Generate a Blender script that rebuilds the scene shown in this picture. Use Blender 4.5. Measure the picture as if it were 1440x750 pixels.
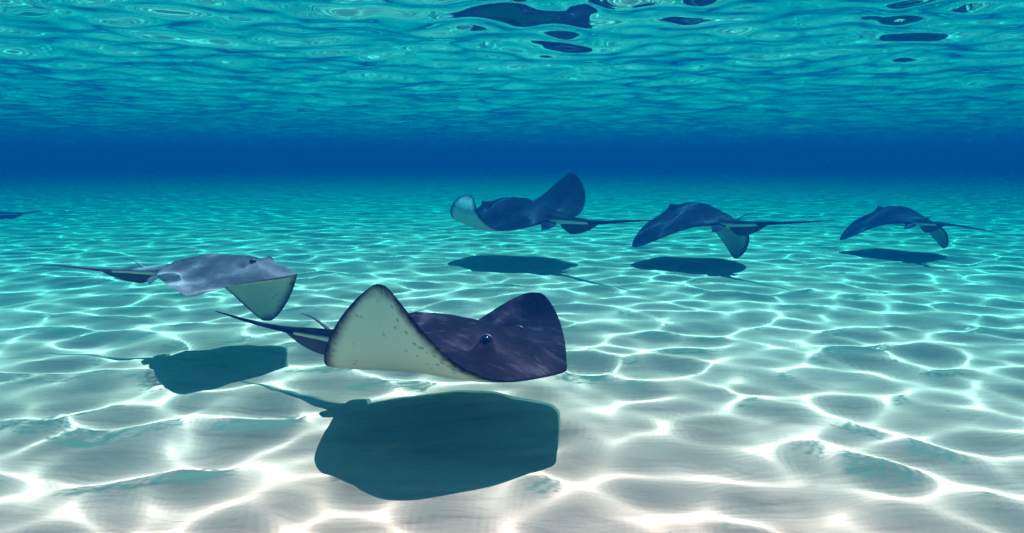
import bpy, math
import numpy as np
from mathutils import Vector, Matrix

sc = bpy.context.scene
for o in list(bpy.data.objects):
    bpy.data.objects.remove(o)
col = sc.collection
R = math.radians

# ------------------------------------------------------------------ camera
CAM_H, PITCH = 0.95, 9.46           # metres above the sand, degrees down
cam = bpy.data.cameras.new('camera')
cam.sensor_width, cam.lens = 36.0, 22.5
cam.clip_start, cam.clip_end = 0.02, 1000.0
cam_o = bpy.data.objects.new('camera', cam)
col.objects.link(cam_o)
cam_o.location = (0, 0, CAM_H)
cam_o.rotation_euler = (R(90 - PITCH), 0, 0)
sc.camera = cam_o

# ------------------------------------------------------------------ sky, sun, exposure
SUN_DIR = Vector((0.12, 0.20, 1.0)).normalized()      # towards the sun
world = bpy.data.worlds.new('World')
sc.world = world
world.use_nodes = True
wn = world.node_tree
sky = wn.nodes.new('ShaderNodeTexSky')
sky.sky_type = 'NISHITA'
sky.sun_disc = False
sky.sun_elevation = math.asin(SUN_DIR.z)
sky.sun_rotation = math.atan2(SUN_DIR.x, SUN_DIR.y)
BALANCE = (1.0, 0.42, 0.68)         # colour balance of all daylight: the camera is set for light under water
tint = wn.nodes.new('ShaderNodeMix'); tint.data_type = 'RGBA'; tint.blend_type = 'MULTIPLY'
tint.inputs[0].default_value = 1.0; tint.inputs[7].default_value = (*BALANCE, 1)
wn.links.new(sky.outputs[0], tint.inputs[6])
wn.links.new(tint.outputs[2], wn.nodes['Background'].inputs[0])
wn.nodes['Background'].inputs[1].default_value = 0.05

sun = bpy.data.lights.new('sun', 'SUN')
sun.energy, sun.angle, sun.color = 5.0, R(0.5), BALANCE
sun.cycles.is_caustics_light = True                    # refracted by the waves
sun_o = bpy.data.objects.new('sun', sun)
col.objects.link(sun_o)
sun_o.rotation_euler = SUN_DIR.to_track_quat('Z', 'Y').to_euler()
sun_o.location = (1, 2, 12)

vs = sc.view_settings
vs.view_transform, vs.look, vs.gamma = 'Standard', 'None', 1.0
vs.exposure = 2.72
sc.cycles.max_bounces = 6
sc.cycles.diffuse_bounces = 3
sc.cycles.volume_bounces = 0
sc.cycles.transparent_max_bounces = 12
sc.cycles.use_denoising = True
sc.cycles.sample_clamp_indirect = 6.0

DEPTH = 1.66                        # mean water level above the sand

# ------------------------------------------------------------------ helpers
def tag(o, label=None, cat=None, group=None, kind=None):
    if label: o['label'] = label
    if cat: o['category'] = cat
    if group: o['group'] = group
    if kind: o['kind'] = kind
    return o

def mesh_from(name, verts, faces, smooth=True):
    m = bpy.data.meshes.new(name)
    verts = np.asarray(verts, np.float32)
    m.vertices.add(len(verts))
    m.vertices.foreach_set('co', verts.ravel())
    tot = sum(len(f) for f in faces) if isinstance(faces, list) else faces.size
    if isinstance(faces, list):
        li = np.fromiter((i for f in faces for i in f), np.int32, tot)
        ls = np.cumsum([0] + [len(f) for f in faces[:-1]]).astype(np.int32)
    else:
        li = faces.ravel().astype(np.int32)
        ls = np.arange(0, tot, faces.shape[1], dtype=np.int32)
    m.loops.add(tot)
    m.loops.foreach_set('vertex_index', li)
    m.polygons.add(len(ls))
    m.polygons.foreach_set('loop_start', ls)
    m.update(calc_edges=True)
    m.validate()
    m.polygons.foreach_set('use_smooth', np.full(len(m.polygons), smooth))
    return m

def obj(name, mesh, mat, parent=None):
    o = bpy.data.objects.new(name, mesh)
    col.objects.link(o)
    mesh.materials.append(mat)
    if parent: o.parent = parent
    return o

def attr(mesh, name, vals):
    a = mesh.attributes.new(name, 'FLOAT', 'POINT')
    a.data.foreach_set('value', np.asarray(vals, np.float32))

def grid_faces(nr, nc):
    i = np.arange(nr * nc).reshape(nr, nc)
    return np.stack([i[:-1, :-1], i[:-1, 1:], i[1:, 1:], i[1:, :-1]], -1).reshape(-1, 4)

class Nodes:
    def __init__(s, name):
        s.mat = bpy.data.materials.new(name)
        s.mat.use_nodes = True
        s.t = s.mat.node_tree
        s.t.nodes.clear()
        s.out = s.t.nodes.new('ShaderNodeOutputMaterial')
    def n(s, kind, **kw):
        nd = s.t.nodes.new('ShaderNode' + kind)
        for k, v in kw.items():
            if k.startswith('_'): setattr(nd, k[1:], v)
            else:
                key = k.replace('__', ' ')
                s.set(nd.inputs[key] if not key.isdigit() else nd.inputs[int(key)], v)
        return nd
    def set(s, sock, v):
        if hasattr(v, 'is_output'): s.t.links.new(v, sock)
        elif hasattr(v, 'outputs'): s.t.links.new(v.outputs[0], sock)
        else: sock.default_value = v
    def math(s, op, a, b=None, c=None, clamp=False):
        nd = s.t.nodes.new('ShaderNodeMath'); nd.operation = op; nd.use_clamp = clamp
        s.set(nd.inputs[0], a)
        if b is not None: s.set(nd.inputs[1], b)
        if c is not None: s.set(nd.inputs[2], c)
        return nd.outputs[0]
    def mix(s, f, a, b):
        nd = s.t.nodes.new('ShaderNodeMix'); nd.data_type = 'RGBA'
        s.set(nd.inputs[0], f); s.set(nd.inputs[6], a); s.set(nd.inputs[7], b)
        return nd.outputs[2]
    def ramp(s, f, lo, hi):
        nd = s.t.nodes.new('ShaderNodeMapRange'); nd.interpolation_type = 'SMOOTHSTEP'
        s.set(nd.inputs[0], f); nd.inputs[1].default_value = lo; nd.inputs[2].default_value = hi
        return nd.outputs[0]
    def noise(s, vec, scale, detail=3, rough=.55):
        nd = s.n('TexNoise', Scale=scale, Detail=detail, Roughness=rough)
        s.set(nd.inputs['Vector'], vec)
        return nd.outputs[0]
    def scaled(s, vec, sc_, rot=0.0):
        nd = s.n('Mapping', Scale=sc_, Rotation=(0, 0, rot)); s.set(nd.inputs[0], vec)
        return nd.outputs[0]

def spectrum(n, size, seed, lam0, width, slope, aniso=0.5, power=1.0):
    """A tiling random height field of n x n samples over size metres; slope = rms slope."""
    rng = np.random.default_rng(seed)
    k = np.fft.fftfreq(n, size / n) * 2 * np.pi
    kx, ky = np.meshgrid(k, k, indexing='xy')
    K = np.hypot(kx, ky); K[0, 0] = 1
    S = np.exp(-(np.log(K * lam0 / (2 * np.pi)) / width) ** 2) / K ** power
    S *= (1 - aniso) + aniso * (ky / K) ** 2
    z = (rng.normal(size=(n, n)) + 1j * rng.normal(size=(n, n))) * np.sqrt(S)
    z[0, 0] = 0
    h = np.fft.ifft2(z).real
    H = np.fft.fft2(h)
    g = np.fft.ifft2(1j * kx * H).real ** 2 + np.fft.ifft2(1j * ky * H).real ** 2
    return (h * slope / math.sqrt(g.mean())).astype(np.float32)

def sample(h, size, X, Y):
    """Smooth periodic lookup (Catmull-Rom in both directions)."""
    n = h.shape[0]
    fx, fy = X / size * n, Y / size * n
    ix, iy = np.floor(fx).astype(int), np.floor(fy).astype(int)
    tx, ty = fx - ix, fy - iy
    def w(t):
        return (-.5 * t + t * t - .5 * t ** 3, 1 - 2.5 * t * t + 1.5 * t ** 3,
                .5 * t + 2 * t * t - 1.5 * t ** 3, -.5 * t * t + .5 * t ** 3)
    wx, wy = w(tx), w(ty)
    out = 0
    for a in range(4):
        row = 0
        for b in range(4):
            row = row + wx[b] * h[(iy + a - 1) % n, (ix + b - 1) % n]
        out = out + wy[a] * row
    return out

def sheet_coords(step, grow, ncol, far, back=-4.0):
    """A sheet whose cells grow with distance: fine where the photograph is taken."""
    ys = [back]
    while ys[-1] < far:
        y = ys[-1]
        ys.append(y + (step if -1.0 < y < 4.0 else max(step * (1 + max(-1 - y, 0) * 3), y * grow)))
    ys = np.array(ys)
    u = np.linspace(-1, 1, ncol)
    side = np.concatenate([1 + .012 * 1.32 ** np.arange(24)])
    u = np.concatenate([-side[::-1], u, side])
    half = 2.6 + .95 * np.maximum(ys, 0)
    return u[None, :] * half[:, None], np.repeat(ys[:, None], len(u), 1)

# ------------------------------------------------------------------ sea floor
m = Nodes('sand')
pos = m.n('NewGeometry').outputs['Position']
big = m.noise(pos, 1.1, 4)
wob = m.n('TexNoise', Scale=1.7, Detail=2.0); m.set(wob.inputs['Vector'], pos)
wv = m.n('VectorMath', _operation='MULTIPLY_ADD'); m.set(wv.inputs[0], wob.outputs['Color']); wv.inputs[1].default_value = (.3, .35, 0); m.set(wv.inputs[2], pos)
warp = wv.outputs[0]
streak = m.noise(m.scaled(warp, (2.2, 9.0, 4.0), .10), 1.0, 5, .62)
grain = m.noise(pos, 420, 2)
c = m.mix(m.ramp(big, .35, .68), (.52, .375, .205, 1), (.62, .455, .255, 1))
c = m.mix(m.math('MULTIPLY', m.ramp(streak, .46, .72), .75), c, (.37, .260, .140, 1))
c = m.mix(m.math('MULTIPLY', m.ramp(grain, .60, .75), .35), c, (.27, .22, .17, 1))
bits = m.ramp(m.noise(pos, 95, 2, .4), .73, .78)
c = m.mix(m.math('MULTIPLY', bits, .7), c, (.12, .095, .075, 1))
rip = m.noise(m.scaled(warp, (3.2, 17.0, 4.0), .12), 1.0, 6, .6)
hgt = m.math('ADD', m.math('MULTIPLY', rip, .030), m.math('MULTIPLY', grain, .0010))
bump = m.n('Bump', Strength=.9, Distance=1.0, Height=hgt)
b = m.n('BsdfPrincipled', Base__Color=c, Roughness=.95, Normal=bump)
b.inputs['Specular IOR Level'].default_value = .15
m.set(m.out.inputs[0], b)

X, Y = sheet_coords(.035, .012, 300, 150.0)
hs = spectrum(256, 12.8, 11, .9, .55, .035, .6)
hr = spectrum(512, 12.8, 5, .18, .40, .10, .85)
fade = np.exp(-np.maximum(Y - 6, 0) / 5)
def sand_z(x, y):
    x, y = np.asarray(x, float), np.asarray(y, float)
    return sample(hs, 12.8, x, y)
Z = sample(hs, 12.8, X, Y) + sample(hr, 12.8, X, Y) * fade
floor_m = mesh_from('sea_floor', np.stack([X, Y, Z], -1).reshape(-1, 3), grid_faces(*X.shape))
floor = tag(obj('sea_floor', floor_m, m.mat), kind='structure')
floor.cycles.is_caustics_receiver = True
floor['label'] = 'pale rippled sand of the sea floor'

# ------------------------------------------------------------------ water surface
m = Nodes('water_surface')
fr = m.n('Fresnel', IOR=1.333)
glass = m.n('BsdfGlass', IOR=1.333, Roughness=0.0)
clear = m.n('BsdfTransparent')
thru = m.math('MULTIPLY', m.math('SUBTRACT', 1.0, fr), .18)
mx = m.n('MixShader'); m.set(mx.inputs[0], thru); m.set(mx.inputs[1], glass); m.set(mx.inputs[2], clear)
m.set(m.out.inputs[0], mx)
X, Y = sheet_coords(.022, .0062, 440, 150.0)
W1 = spectrum(512, 11.3, 7, .58, .46, .090, .86)
W2 = spectrum(512, 17.9, 9, 1.5, .5, .055, .7)
W3 = spectrum(512, 7.7, 21, .26, .28, .036, .78)
Z = DEPTH + sample(W3, 7.7, X, Y) * np.exp(-np.maximum(Y - 8, 0) / 5) + sample(W1, 11.3, X, Y) * np.exp(-np.maximum(Y - 14, 0) / 14) + sample(W2, 17.9, X, Y) * np.exp(-np.maximum(Y - 40, 0) / 30)
surf_m = mesh_from('water_surface', np.stack([X, Y, Z], -1).reshape(-1, 3), grid_faces(*X.shape))
surf = tag(obj('water_surface', surf_m, m.mat), kind='structure')
surf['label'] = 'rippled underside of the sea surface'
surf.cycles.is_caustics_caster = True

# ------------------------------------------------------------------ the water itself (haze)
m = Nodes('sea_water')
pv = m.n('VolumePrincipled', Density=0.56)
pv.inputs['Color'].default_value = (.0, .068, .200, 1)
pv.inputs['Absorption Color'].default_value = (.0, .810, .985, 1)
pv.inputs['Anisotropy'].default_value = 0.0
m.set(m.out.inputs[1], pv)
bx = (-230, 230, -30, 190, -1.2, DEPTH + .35)
v = [(bx[i], bx[2 + j], bx[4 + k]) for i in (0, 1) for j in (0, 1) for k in (0, 1)]
f = [(0, 1, 3, 2), (4, 6, 7, 5), (0, 4, 5, 1), (2, 3, 7, 6), (0, 2, 6, 4), (1, 5, 7, 3)]
hz = tag(obj('haze', mesh_from('haze', v, f, False), m.mat), kind='stuff')
hz['label'] = 'clear turquoise sea water fading to deep blue'

# ------------------------------------------------------------------ stingrays
def skin_material(name, top_a, top_b, belly, rim, dust):
    m = Nodes(name)
    tc = m.n('TexCoord').outputs['Object']
    bel = m.n('Attribute', _attribute_name='belly').outputs['Fac']
    edge = m.n('Attribute', _attribute_name='edge').outputs['Fac']
    n1 = m.noise(tc, 7.0, 5, .6)
    n2 = m.noise(tc, 55.0, 3, .6)
    fib = m.noise(m.scaled(tc, (5.0, 26.0, 5.0), 0), 3.0, 3)
    t = m.mix(m.ramp(n1, .30, .70), top_a, top_b)
    t = m.mix(m.math('MULTIPLY', m.ramp(fib, .5, .8), .06), t, belly)
    t = m.mix(m.math('MULTIPLY', m.ramp(n2, .52, .72), .45), t, rim)
    n3 = m.noise(tc, 15.0, 6, .7)
    t = m.mix(m.math('MULTIPLY', m.ramp(n3, .50, .74), .55), t, dust)
    # pale underside with a dusky, ragged rim and a few dark flecks
    e = m.math('ADD', edge, m.math('MULTIPLY', m.math('SUBTRACT', n2, .5), .030))
    e = m.math('ADD', e, m.math('MULTIPLY', m.math('SUBTRACT', n1, .5), .04))
    b = m.mix(m.math('SUBTRACT', 1.0, m.ramp(e, .000, .060)), belly, rim)
    vo = m.n('TexVoronoi', Scale=32.0, Randomness=1.0); m.set(vo.inputs['Vector'], tc)
    fl = m.math('SUBTRACT', 1.0, m.ramp(vo.outputs['Distance'], .15, .24))
    fl = m.math('MULTIPLY', fl, m.ramp(m.noise(tc, 5.0, 1), .34, .46))
    fl = m.math('MULTIPLY', fl, m.math('SUBTRACT', 1.0, m.ramp(edge, .11, .20)))
    b = m.mix(m.math('MULTIPLY', fl, .45), b, rim)
    cmix = m.mix(m.ramp(bel, .35, .65), t, b)
    h = m.math('ADD', m.math('MULTIPLY', n2, .0022), m.math('MULTIPLY', m.noise(tc, 190, 2), .0008))
    bp = m.n('Bump', Strength=.8, Distance=1.0, Height=h)
    p = m.n('BsdfPrincipled', Base__Color=cmix, Roughness=.75, Normal=bp)
    p.inputs['Specular IOR Level'].default_value = .10
    p.inputs['Subsurface Weight'].default_value = 0.0
    m.set(m.out.inputs[0], p)
    return m.mat

DARK = skin_material('dark_ray_skin', (.005, .003, .005, 1), (.012, .006, .010, 1), (.82, .76, .50, 1), (.007, .004, .008, 1), (.030, .020, .024, 1))
BLUE = skin_material('blue_grey_ray_skin', (.010, .008, .012, 1), (.026, .021, .030, 1), (.70, .66, .55, 1), (.008, .006, .009, 1), (.060, .052, .062, 1))
GREY = skin_material('grey_ray_skin', (.085, .070, .062, 1), (.17, .142, .125, 1), (.78, .73, .48, 1), (.035, .026, .032, 1), (.30, .26, .20, 1))
m = Nodes('eye_dark')
p = m.n('BsdfPrincipled', Roughness=.12); p.inputs['Base Color'].default_value = (.008, .008, .010, 1)
m.set(m.out.inputs[0], p); EYE = m.mat
m = Nodes('eye_ring')
p = m.n('BsdfPrincipled', Roughness=.4)
c = m.mix(m.noise(m.n('TexCoord').outputs['Object'], 60, 2), (.012, .009, .012, 1), (.04, .03, .035, 1))
m.set(p.inputs['Base Color'], c); m.set(m.out.inputs[0], p); RING = m.mat
def fin_material(name, c0, c1):
    m = Nodes(name)
    c = m.mix(m.noise(m.n('TexCoord').outputs['Object'], 30, 4), c0, c1)
    p = m.n('BsdfPrincipled', Base__Color=c, Roughness=.55); m.set(m.out.inputs[0], p)
    return m.mat
FIN = fin_material('tail_fold_skin', (.014, .013, .018, 1), (.03, .028, .036, 1))
SPIR = fin_material('spiracle_dark', (.003, .003, .004, 1), (.008, .007, .009, 1))
SPINE = fin_material('tail_spine_bone', (.03, .026, .025, 1), (.09, .08, .07, 1))

def front_edge(v): return .045 + .375 * np.clip(1.0008 - np.sqrt(v * v + .0016), 0, None) ** .71
def back_edge(v): return .045 - .445 * np.clip(1.0008 - np.sqrt(v * v + .0016), 0, None) ** .54

def catmull(P, n):
    P = np.array(P, float)
    P = np.vstack([2 * P[0] - P[1], P, 2 * P[-1] - P[-2]])
    out = []
    segs = len(P) - 3
    for t in np.linspace(0, segs, n):
        i = min(int(t), segs - 1); t -= i
        a, b, c, d = P[i:i + 4]
        out.append(.5 * (2 * b + (c - a) * t + (2 * a - 5 * b + 4 * c - d) * t * t + (3 * b - a - 3 * c + d) * t ** 3))
    return np.array(out)

class Pose:
    """bend[side] rows = front, middle, rear of the disc; columns = wing angle in degrees from body to tip."""
    def __init__(s, left, right, camber=(0, 0, 0), sweep=(0, 0)):
        s.sweep = sweep
        s.tab = {1: np.radians(np.array(left, float)), -1: np.radians(np.array(right, float))}
        s.camber = camber
    def ang(s, side, a, x):
        T = s.tab[side]
        cols = np.linspace(0, 1, T.shape[1])
        rows = [np.interp(a, cols, T[r]) for r in range(3)]
        t = np.clip((x - .42) / -.84, 0, 1) * 2
        w0, w2 = np.clip(1 - t, 0, 1), np.clip(t - 1, 0, 1)
        return rows[0] * w0 + rows[1] * (1 - w0 - w2) + rows[2] * w2
    def __call__(s, x, v):
        """planform point (x forward, v = span -1..1, left positive) -> bent position and normal"""
        def P(x, v):
            side = np.where(v >= 0, 1, -1)
            a = np.abs(v)
            y = np.zeros_like(x); z = np.zeros_like(x)
            N = 28
            for i in range(N):
                t = (i + .5) / N
                th = np.where(side > 0, s.ang(1, a * t, x), s.ang(-1, a * t, x))
                y += np.cos(th); z += np.sin(th)
            y *= a * .5 / N * side; z *= a * .5 / N
            c = s.camber
            z = z + np.interp(x, [-.42, 0, .42], c) * 1.0
            xs = x + a ** 1.6 * np.where(side > 0, s.sweep[0], s.sweep[1])
            return np.stack([xs, y, z], -1)
        p = P(x, v)
        e = 1e-3
        du = P(x + e, v) - P(x - e, v)
        dv = P(x, np.clip(v + e, -1, 1)) - P(x, np.clip(v - e, -1, 1))
        n = np.cross(du, dv)
        n /= np.linalg.norm(n, axis=-1, keepdims=True) + 1e-12
        return p, n

def thickness(x, v):
    y = v * .5
    prof = np.clip((.43 - x) / .30, 0, 1) ** .75 * np.clip((x + .50) / .40, 0, 1) ** .9
    core = np.exp(-(np.abs(y) / .125) ** 2.2) * prof
    wing = np.exp(-(np.abs(y) / .30) ** 2) * prof
    top = .074 * core + .018 * wing + .006
    bot = .038 * core + .014 * wing + .005
    ridge = .006 * np.exp(-(y / .012) ** 2) * np.clip((.12 - x) / .1, 0, 1)
    top = top + ridge
    for sgn in (1, -1):
        d2 = ((x - .205) / .040) ** 2 + ((y - sgn * .078) / .026) ** 2
        top = top + .030 * np.exp(-d2)
        d2 = ((x - .150) / .026) ** 2 + ((y - sgn * .088) / .018) ** 2
        top = top - .034 * np.exp(-d2)
    return top, bot

def make_ray(loc, heading, width, pose, tail, skin, label, fold=(.24, .60), pitch=0., roll=0., group='stingrays gliding over the sand', spine=True):
    root = bpy.data.objects.new('stingray', None)
    col.objects.link(root)
    root.empty_display_size = .2
    root.location = loc
    root.rotation_euler = Matrix.Rotation(R(heading), 3, 'Z').to_4x4().to_euler()
    M = Matrix.Rotation(R(heading), 4, 'Z') @ Matrix.Rotation(R(-pitch), 4, 'Y') @ Matrix.Rotation(R(roll), 4, 'X')
    root.rotation_euler = M.to_euler()
    root.scale = (width,) * 3
    tag(root, label, 'stingray', group)
    # --- body: disc and tail in one skin
    nv, nc = 121, 57
    tv = np.linspace(-1, 1, nv)
    vv = np.sign(tv) * (1 - (1 - np.abs(tv)) ** 1.35)
    cc = .5 - .5 * np.cos(np.linspace(0, np.pi, nc))
    V, C = np.meshgrid(vv, cc, indexing='ij')
    F, B = front_edge(V), back_edge(V)
    Xp = F + (B - F) * C
    p, n = pose(Xp.ravel(), V.ravel())
    top, bot = thickness(Xp.ravel(), V.ravel())
    rim = (np.sqrt(np.clip(4 * C * (1 - C), 0, 1)) * np.clip(1 - np.abs(V), 0, 1) ** .35).ravel()
    rim = np.clip(rim * 1.6, 0, 1)
    chord = (F - B)
    edge = np.minimum(np.minimum(C, 1 - C) * chord, (1 - np.abs(V)) * .5).ravel()
    up = p + n * (top * rim)[:, None]
    dn = p - n * (bot * rim)[:, None]
    nn = nv * nc
    verts = [up, dn]
    q = grid_faces(nv, nc)
    faces = [tuple(int(i) for i in r[::-1]) for r in q] + [tuple(int(i) + nn for i in r) for r in q]
    bel = np.concatenate([np.zeros(nn), np.ones(nn)])
    edg = np.concatenate([edge, edge])
    # tail
    T = catmull(tail, 64)
    ts = np.linspace(0, 1, 64)
    dT = np.gradient(T, axis=0); dT /= np.linalg.norm(dT, axis=1, keepdims=True)
    side = np.cross(dT, [0, 0, 1.0]); side /= np.linalg.norm(side, axis=1, keepdims=True)
    upv = np.cross(side, dT)
    rad = 1.25 * np.interp(ts, [0, .10, .22, .45, .65, .85, 1], [.040, .030, .022, .0145, .0085, .0050, .0014])
    ns = 12
    base = 2 * nn
    ph = np.arange(ns) / ns * 2 * np.pi
    ring = T[:, None, :] + side[:, None, :] * (np.cos(ph)[None, :, None] * rad[:, None, None] * 1.15) + upv[:, None, :] * (np.sin(ph)[None, :, None] * rad[:, None, None] * .85)
    verts.append(ring.reshape(-1, 3))
    for i in range(63):
        for j in range(ns):
            a, b_ = base + i * ns + j, base + i * ns + (j + 1) % ns
            faces.append((a, b_, b_ + ns, a + ns))
    faces.append(tuple(base + 63 * ns + j for j in range(ns)))
    tb = (np.sin(ph)[None, :] * -1.0 * np.ones((64, 1)))
    tb = np.where(ts[:, None] < .5, .5 + .5 * tb, .25 + .1 * tb)
    bel = np.concatenate([bel, tb.ravel()])
    edg = np.concatenate([edg, np.full(64 * ns, .2)])
    me = mesh_from('body', np.concatenate(verts), faces)
    attr(me, 'belly', bel); attr(me, 'edge', edg)
    body = obj('body', me, skin, root)
    import bmesh
    bm = bmesh.new(); bm.from_mesh(me)
    bmesh.ops.remove_doubles(bm, verts=bm.verts, dist=2e-5)
    bmesh.ops.recalc_face_normals(bm, faces=bm.faces)
    bm.to_mesh(me); bm.free()
    parts = [body]
    # --- eyes: a dark ball under a fleshy ring
    for sgn in (1, -1):
        x0, v0 = .205, sgn * .078 * 2
        pp, nnm = pose(np.array([x0]), np.array([v0]))
        tt, _ = thickness(np.array([x0]), np.array([v0]))
        cpt = pp[0] + nnm[0] * (tt[0] - .010)
        out = Vector(nnm[0]) * .35 + Vector((.25, sgn * .9, 0)); out.normalize()
        cpt = Vector(cpt) + out * .005
        bm = bmesh.new()
        bmesh.ops.create_uvsphere(bm, u_segments=18, v_segments=12, radius=.0105)
        me2 = bpy.data.meshes.new('eye'); bm.to_mesh(me2); bm.free()
        for po in me2.polygons: po.use_smooth = True
        ey = obj('eye', me2, EYE, root); ey.location = cpt
        ey.scale = (1.25, 1, .9)
        bm = bmesh.new()
        nu_, nw_ = 20, 8
        vs_ = [[bm.verts.new(((.0118 + .0040 * math.cos(b_)) * math.cos(a_), (.0118 + .0040 * math.cos(b_)) * math.sin(a_), .0045 * math.sin(b_)))
                for b_ in np.arange(nw_) / nw_ * 2 * math.pi] for a_ in np.arange(nu_) / nu_ * 2 * math.pi]
        for i in range(nu_):
            for j in range(nw_):
                bm.faces.new((vs_[i][j], vs_[(i + 1) % nu_][j], vs_[(i + 1) % nu_][(j + 1) % nw_], vs_[i][(j + 1) % nw_])).smooth = True
        me3 = bpy.data.meshes.new('eyelid'); bm.to_mesh(me3); bm.free()
        rg = obj('eyelid', me3, RING, ey)
        rg.rotation_euler = out.to_track_quat('Z', 'Y').to_euler()
        parts += [ey, rg]
        xs0, vs0 = .152, sgn * .088 * 2
        pp, nnm = pose(np.array([xs0]), np.array([vs0]))
        tt, _ = thickness(np.array([xs0]), np.array([vs0]))
        bm = bmesh.new()
        bmesh.ops.create_uvsphere(bm, u_segments=14, v_segments=8, radius=.015)
        me5 = bpy.data.meshes.new('spiracle'); bm.to_mesh(me5); bm.free()
        for po in me5.polygons: po.use_smooth = True
        spn = obj('spiracle', me5, SPIR, root)
        spn.location = Vector(pp[0] + nnm[0] * (tt[0] - .001)); spn.scale = (1.25, .8, .22)
        spn.rotation_euler = Vector(nnm[0]).to_track_quat('Z', 'Y').to_euler()
        parts.append(spn)
    # --- pelvic fins beside the tail root
    for sgn in (1, -1):
        nu_, nw_ = 12, 9
        vs_ = []
        for k in (1, -1):
            for i in range(nu_):
                for j in range(nw_):
                    a, b_ = i / (nu_ - 1), j / (nw_ - 1)
                    L = .095 * math.sin(math.pi * min(max(.12 + .80 * b_, 0), 1)) ** .6
                    x = -.335 - a * L - .01 * b_
                    y = sgn * (.010 + .095 * b_ * (.72 + .28 * a))
                    th = .007 * math.sqrt(max(0, 1 - a ** 2)) * math.sqrt(max(0, 1 - (2 * b_ - 1) ** 4)) + .0004
                    z = -.012 - .045 * a * b_ + k * th
                    vs_.append((x, y, z))
        q = grid_faces(nu_, nw_)
        fs = [tuple(int(i) for i in r) for r in q] + [tuple(int(i) + nu_ * nw_ for i in r[::-1]) for r in q]
        me4 = mesh_from('pelvic_fin', vs_, fs)
        zoff = pose(np.array([-.36]), np.array([0.0]))[0][0][2]
        me4.transform(Matrix.Translation((0, 0, zoff)))
        attr(me4, 'belly', [0] * (nu_ * nw_) + [1] * (nu_ * nw_)); attr(me4, 'edge', [.03] * (2 * nu_ * nw_))
        parts.append(obj('pelvic_fin', me4, skin, root))
    # --- thin fold of skin under the tail
    f0, f1 = fold
    i0, i1 = int(f0 * 63), int(f1 * 63)
    idx = np.arange(i0, i1 + 1)
    u = (idx - i0) / (i1 - i0)
    dep = .060 * np.where(u < .28, (u / .28) ** .55, np.cos((u - .28) / .72 * np.pi / 2) ** .9)
    vs_, fs = [], []
    for k, i in enumerate(idx):
        for w_, off in ((.0035, 0), (.0016, 1), (-.0016, 1), (-.0035, 0)):
            lean = T[i] + dT[i] * (-.05 * (1 - u[k]) * off * (1 - u[k]))
            vs_.append(lean - upv[i] * (rad[i] * .6 + dep[k] * off) + side[i] * w_)
    for k in range(len(idx) - 1):
        for j in range(3):
            a = k * 4 + j
            fs.append((a, a + 1, a + 5, a + 4))
    parts.append(obj('tail_fold', mesh_from('tail_fold', vs_, fs), FIN, root))
    # --- barbed spine lifting off the tail
    if spine:
        i = int(.27 * 63)
        p0 = T[i] + upv[i] * rad[i] * .7
        d = dT[i] * .9 + upv[i] * .30
        d /= np.linalg.norm(d)
        vs_, fs = [], []
        L = .15
        for k in range(9):
            t = k / 8
            w_ = .0075 * (1 - t) ** .6 + .0004
            jag = .0016 * (k % 2)
            o_ = p0 + d * L * t + upv[i] * .012 * math.sin(t * 3)
            for sx, sz in ((1, 0), (0, .55), (-1, 0), (0, -.55)):
                vs_.append(o_ + side[i] * sx * (w_ + jag * abs(sx)) + upv[i] * sz * w_)
        for k in range(8):
            for j in range(4):
                a, b_ = k * 4 + j, k * 4 + (j + 1) % 4
                fs.append((a, b_, b_ + 4, a + 4))
        parts.append(obj('tail_spine', mesh_from('tail_spine', vs_, fs), SPINE, root))
    for o in parts:
        o.cycles.is_caustics_receiver = True
    return root

TAIL = [(-.34, 0, .0), (-.44, 0, .002), (-.58, 0, .004), (-.74, 0, .01), (-.92, 0, .03), (-1.12, 0, .05)]

# the dark ray in front, both wings lifted
make_ray((-.24, 2.18, .30), -30, 1.15,
         Pose(left=[[-5, -12, 0, 25, 40], [-12, -25, 5, 55, 75], [-15, -25, 5, 45, 60]],
              right=[[0, 5, 25, 45, 50], [-8, -2, 45, 74, 78], [-18, -15, 12, 48, 55]], camber=(-.03, 0, -.01), sweep=(.075, .03)),
         [(-.34, 0, -.03), (-.44, 0, -.03), (-.58, 0, -.035), (-.72, 0, -.04), (-.90, 0, -.035), (-1.10, 0, -.02)],
         DARK, 'dark purple stingray with both wings curled up, above the largest shadow')
# the grey ray with its far wing folded down
make_ray((-1.36, 3.00, .42), -8, .86,
         Pose(left=[[-5, -15, -40, -60, -70], [-5, -20, -60, -80, -85], [-5, -10, -35, -55, -60]],
              right=[[0, 3, 6, 5, 0], [-4, -2, 0, -4, -8], [2, 6, 12, 20, 25]], sweep=(.04, .10)),
         [(-.34, 0, .0), (-.44, 0, .0), (-.60, 0, .0), (-.78, 0, .0), (-.98, 0, .015), (-1.22, 0, .02)],
         GREY, 'pale grey stingray with one cream wing folded down')
# the dark ray behind, wings lifted
make_ray((.04, 5.95, .45), 125, 1.54,
         Pose(left=[[-5, -12, 10, 70, 115], [-10, -26, 0, 85, 150], [-5, -22, -2, 60, 110]],
              right=[[-5, 0, 32, 58, 66], [-5, 0, 38, 66, 72], [-5, 0, 8, 22, 38]], sweep=(.05, -.11)),
         TAIL, BLUE, 'dark blue stingray with one wing standing upright like a sail')
make_ray((1.69, 5.85, .43), 103, 1.32,
         Pose(left=[[-4, -14, -22, -26, -30], [-4, -14, -26, -34, -38], [-4, -10, -24, -32, -36]],
              right=[[-5, -16, -38, -60, -75], [-5, -16, -42, -70, -80], [-5, -12, -38, -65, -75]]),
         [(-.34, 0, .0), (-.44, 0, .002), (-.58, -.02, .01), (-.74, -.06, .03), (-.92, -.11, .05), (-1.12, -.18, .08)],
         BLUE, 'blue stingray with drooping wings and an olive underside')
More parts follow.
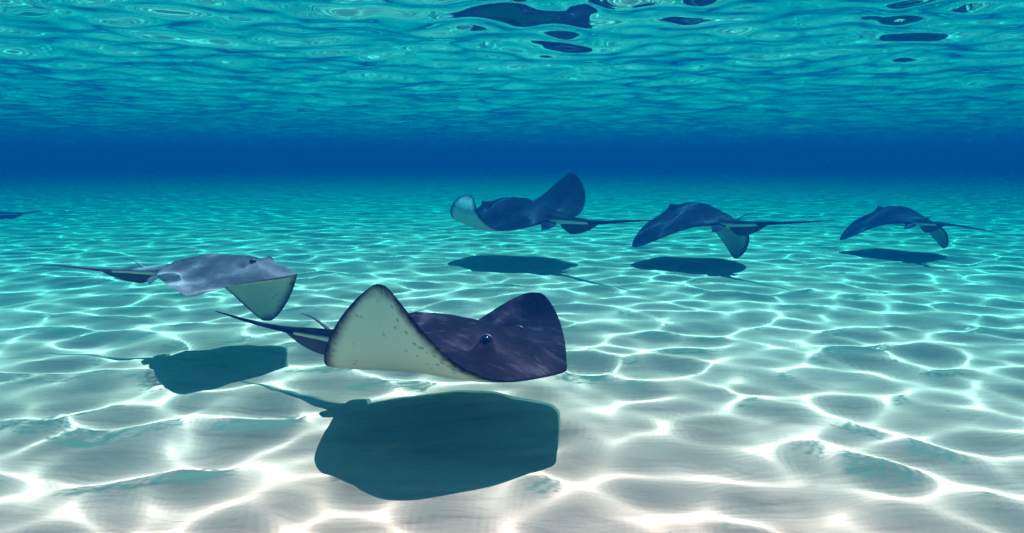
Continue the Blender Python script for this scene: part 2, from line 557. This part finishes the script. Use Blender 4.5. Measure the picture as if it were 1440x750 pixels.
make_ray((3.90, 6.45, .37), 80, 1.18,
         Pose(left=[[0, -8, -26, -36, -40], [0, -8, -28, -40, -46], [0, -8, -26, -38, -44]],
              right=[[-3, -12, -30, -52, -60], [-3, -12, -32, -56, -66], [-3, -10, -32, -55, -62]]),
         [(-.34, 0, .0), (-.44, 0, .002), (-.58, -.01, .01), (-.74, -.04, .02), (-.92, -.10, .02), (-1.12, -.20, .00)],
         BLUE, 'hazier blue stingray with arched wings, beyond the one with the olive underside')
make_ray((-8.75, 10.4, .09), 175, 1.2,
         Pose(left=[[-2, -5, -8, -10, -12]] * 3, right=[[-2, -5, -8, -10, -12]] * 3),
         TAIL, BLUE, 'distant stingray, a faint blue smudge low over the sand')

# ------------------------------------------------------------------ specks drifting in the water
rng = np.random.default_rng(4)
vs_, fs = [], []
octa = np.array([(1, 0, 0), (-1, 0, 0), (0, 1, 0), (0, -1, 0), (0, 0, 1), (0, 0, -1)], float)
tri = [(0, 2, 4), (2, 1, 4), (1, 3, 4), (3, 0, 4), (2, 0, 5), (1, 2, 5), (3, 1, 5), (0, 3, 5)]
for k in range(420):
    y = rng.uniform(1.0, 7.0)
    ctr = np.array([rng.uniform(-.9, .9) * y, y, rng.uniform(.10, DEPTH - .1)])
    rr = rng.uniform(.0004, .0011) * (1 + .12 * y)
    b0 = len(vs_)
    vs_ += list(ctr + octa * rr * rng.uniform(.5, 1.3, (6, 1)))
    fs += [tuple(b0 + i for i in t) for t in tri]
m = Nodes('drifting_specks')
p = m.n('BsdfPrincipled', Base__Color=m.mix(m.noise(m.n('TexCoord').outputs['Object'], 9, 2), (.35, .30, .24, 1), (.75, .68, .58, 1)), Roughness=.8)
m.set(m.out.inputs[0], p)
sp = tag(obj('drifting_specks', mesh_from('drifting_specks', vs_, fs, False), m.mat), 'tiny pale specks drifting in the water', 'specks', kind='stuff')

# ------------------------------------------------------------------ a leaf afloat
lx, ly = .035, 3.15
wz = DEPTH + float(sample(W1, 11.3, np.array([lx]), np.array([ly]))[0] + sample(W2, 17.9, np.array([lx]), np.array([ly]))[0] + sample(W3, 7.7, np.array([lx]), np.array([ly]))[0])
leaf = bpy.data.objects.new('floating_leaf', None)
col.objects.link(leaf); leaf.location = (lx, ly, wz - .004); leaf.rotation_euler = (0, 0, R(8)); leaf.empty_display_size = .03; leaf.scale = (2.0,) * 3
tag(leaf, 'small dark leaf floating at the water surface', 'leaf')
m = Nodes('leaf_brown')
p = m.n('BsdfPrincipled', Base__Color=m.mix(m.noise(m.n('TexCoord').outputs['Object'], 90, 3), (.012, .010, .006, 1), (.035, .026, .012, 1)), Roughness=.6)
m.set(m.out.inputs[0], p)
na, nb = 15, 7
vs_ = []
for k in (1, -1):
    for i in range(na):
        for j in range(nb):
            a, b_ = i / (na - 1), j / (nb - 1) * 2 - 1
            w_ = .0085 * math.sin(math.pi * a) ** .7 * (1.15 - .4 * a)
            vs_.append(((a - .5) * .032, b_ * w_, .002 * b_ * b_ - .002 * math.sin(a * 3.1) + k * .0004))
q = grid_faces(na, nb)
obj('blade', mesh_from('blade', vs_, [tuple(int(i) for i in r) for r in q] + [tuple(int(i) + na * nb for i in r[::-1]) for r in q]), m.mat, leaf)
vs_, fs = [], []
for k in range(8):
    t = k / 7
    for j in range(6):
        an = j / 6 * 2 * math.pi
        r_ = .0009 * (1 - .5 * t)
        vs_.append((-.016 - .010 * t, r_ * math.cos(an), -.0008 - .003 * t * t + r_ * math.sin(an)))
for k in range(7):
    for j in range(6):
        a, b_ = k * 6 + j, k * 6 + (j + 1) % 6
        fs.append((a, b_, b_ + 6, a + 6))
obj('stem', mesh_from('stem', vs_, fs), m.mat, leaf)
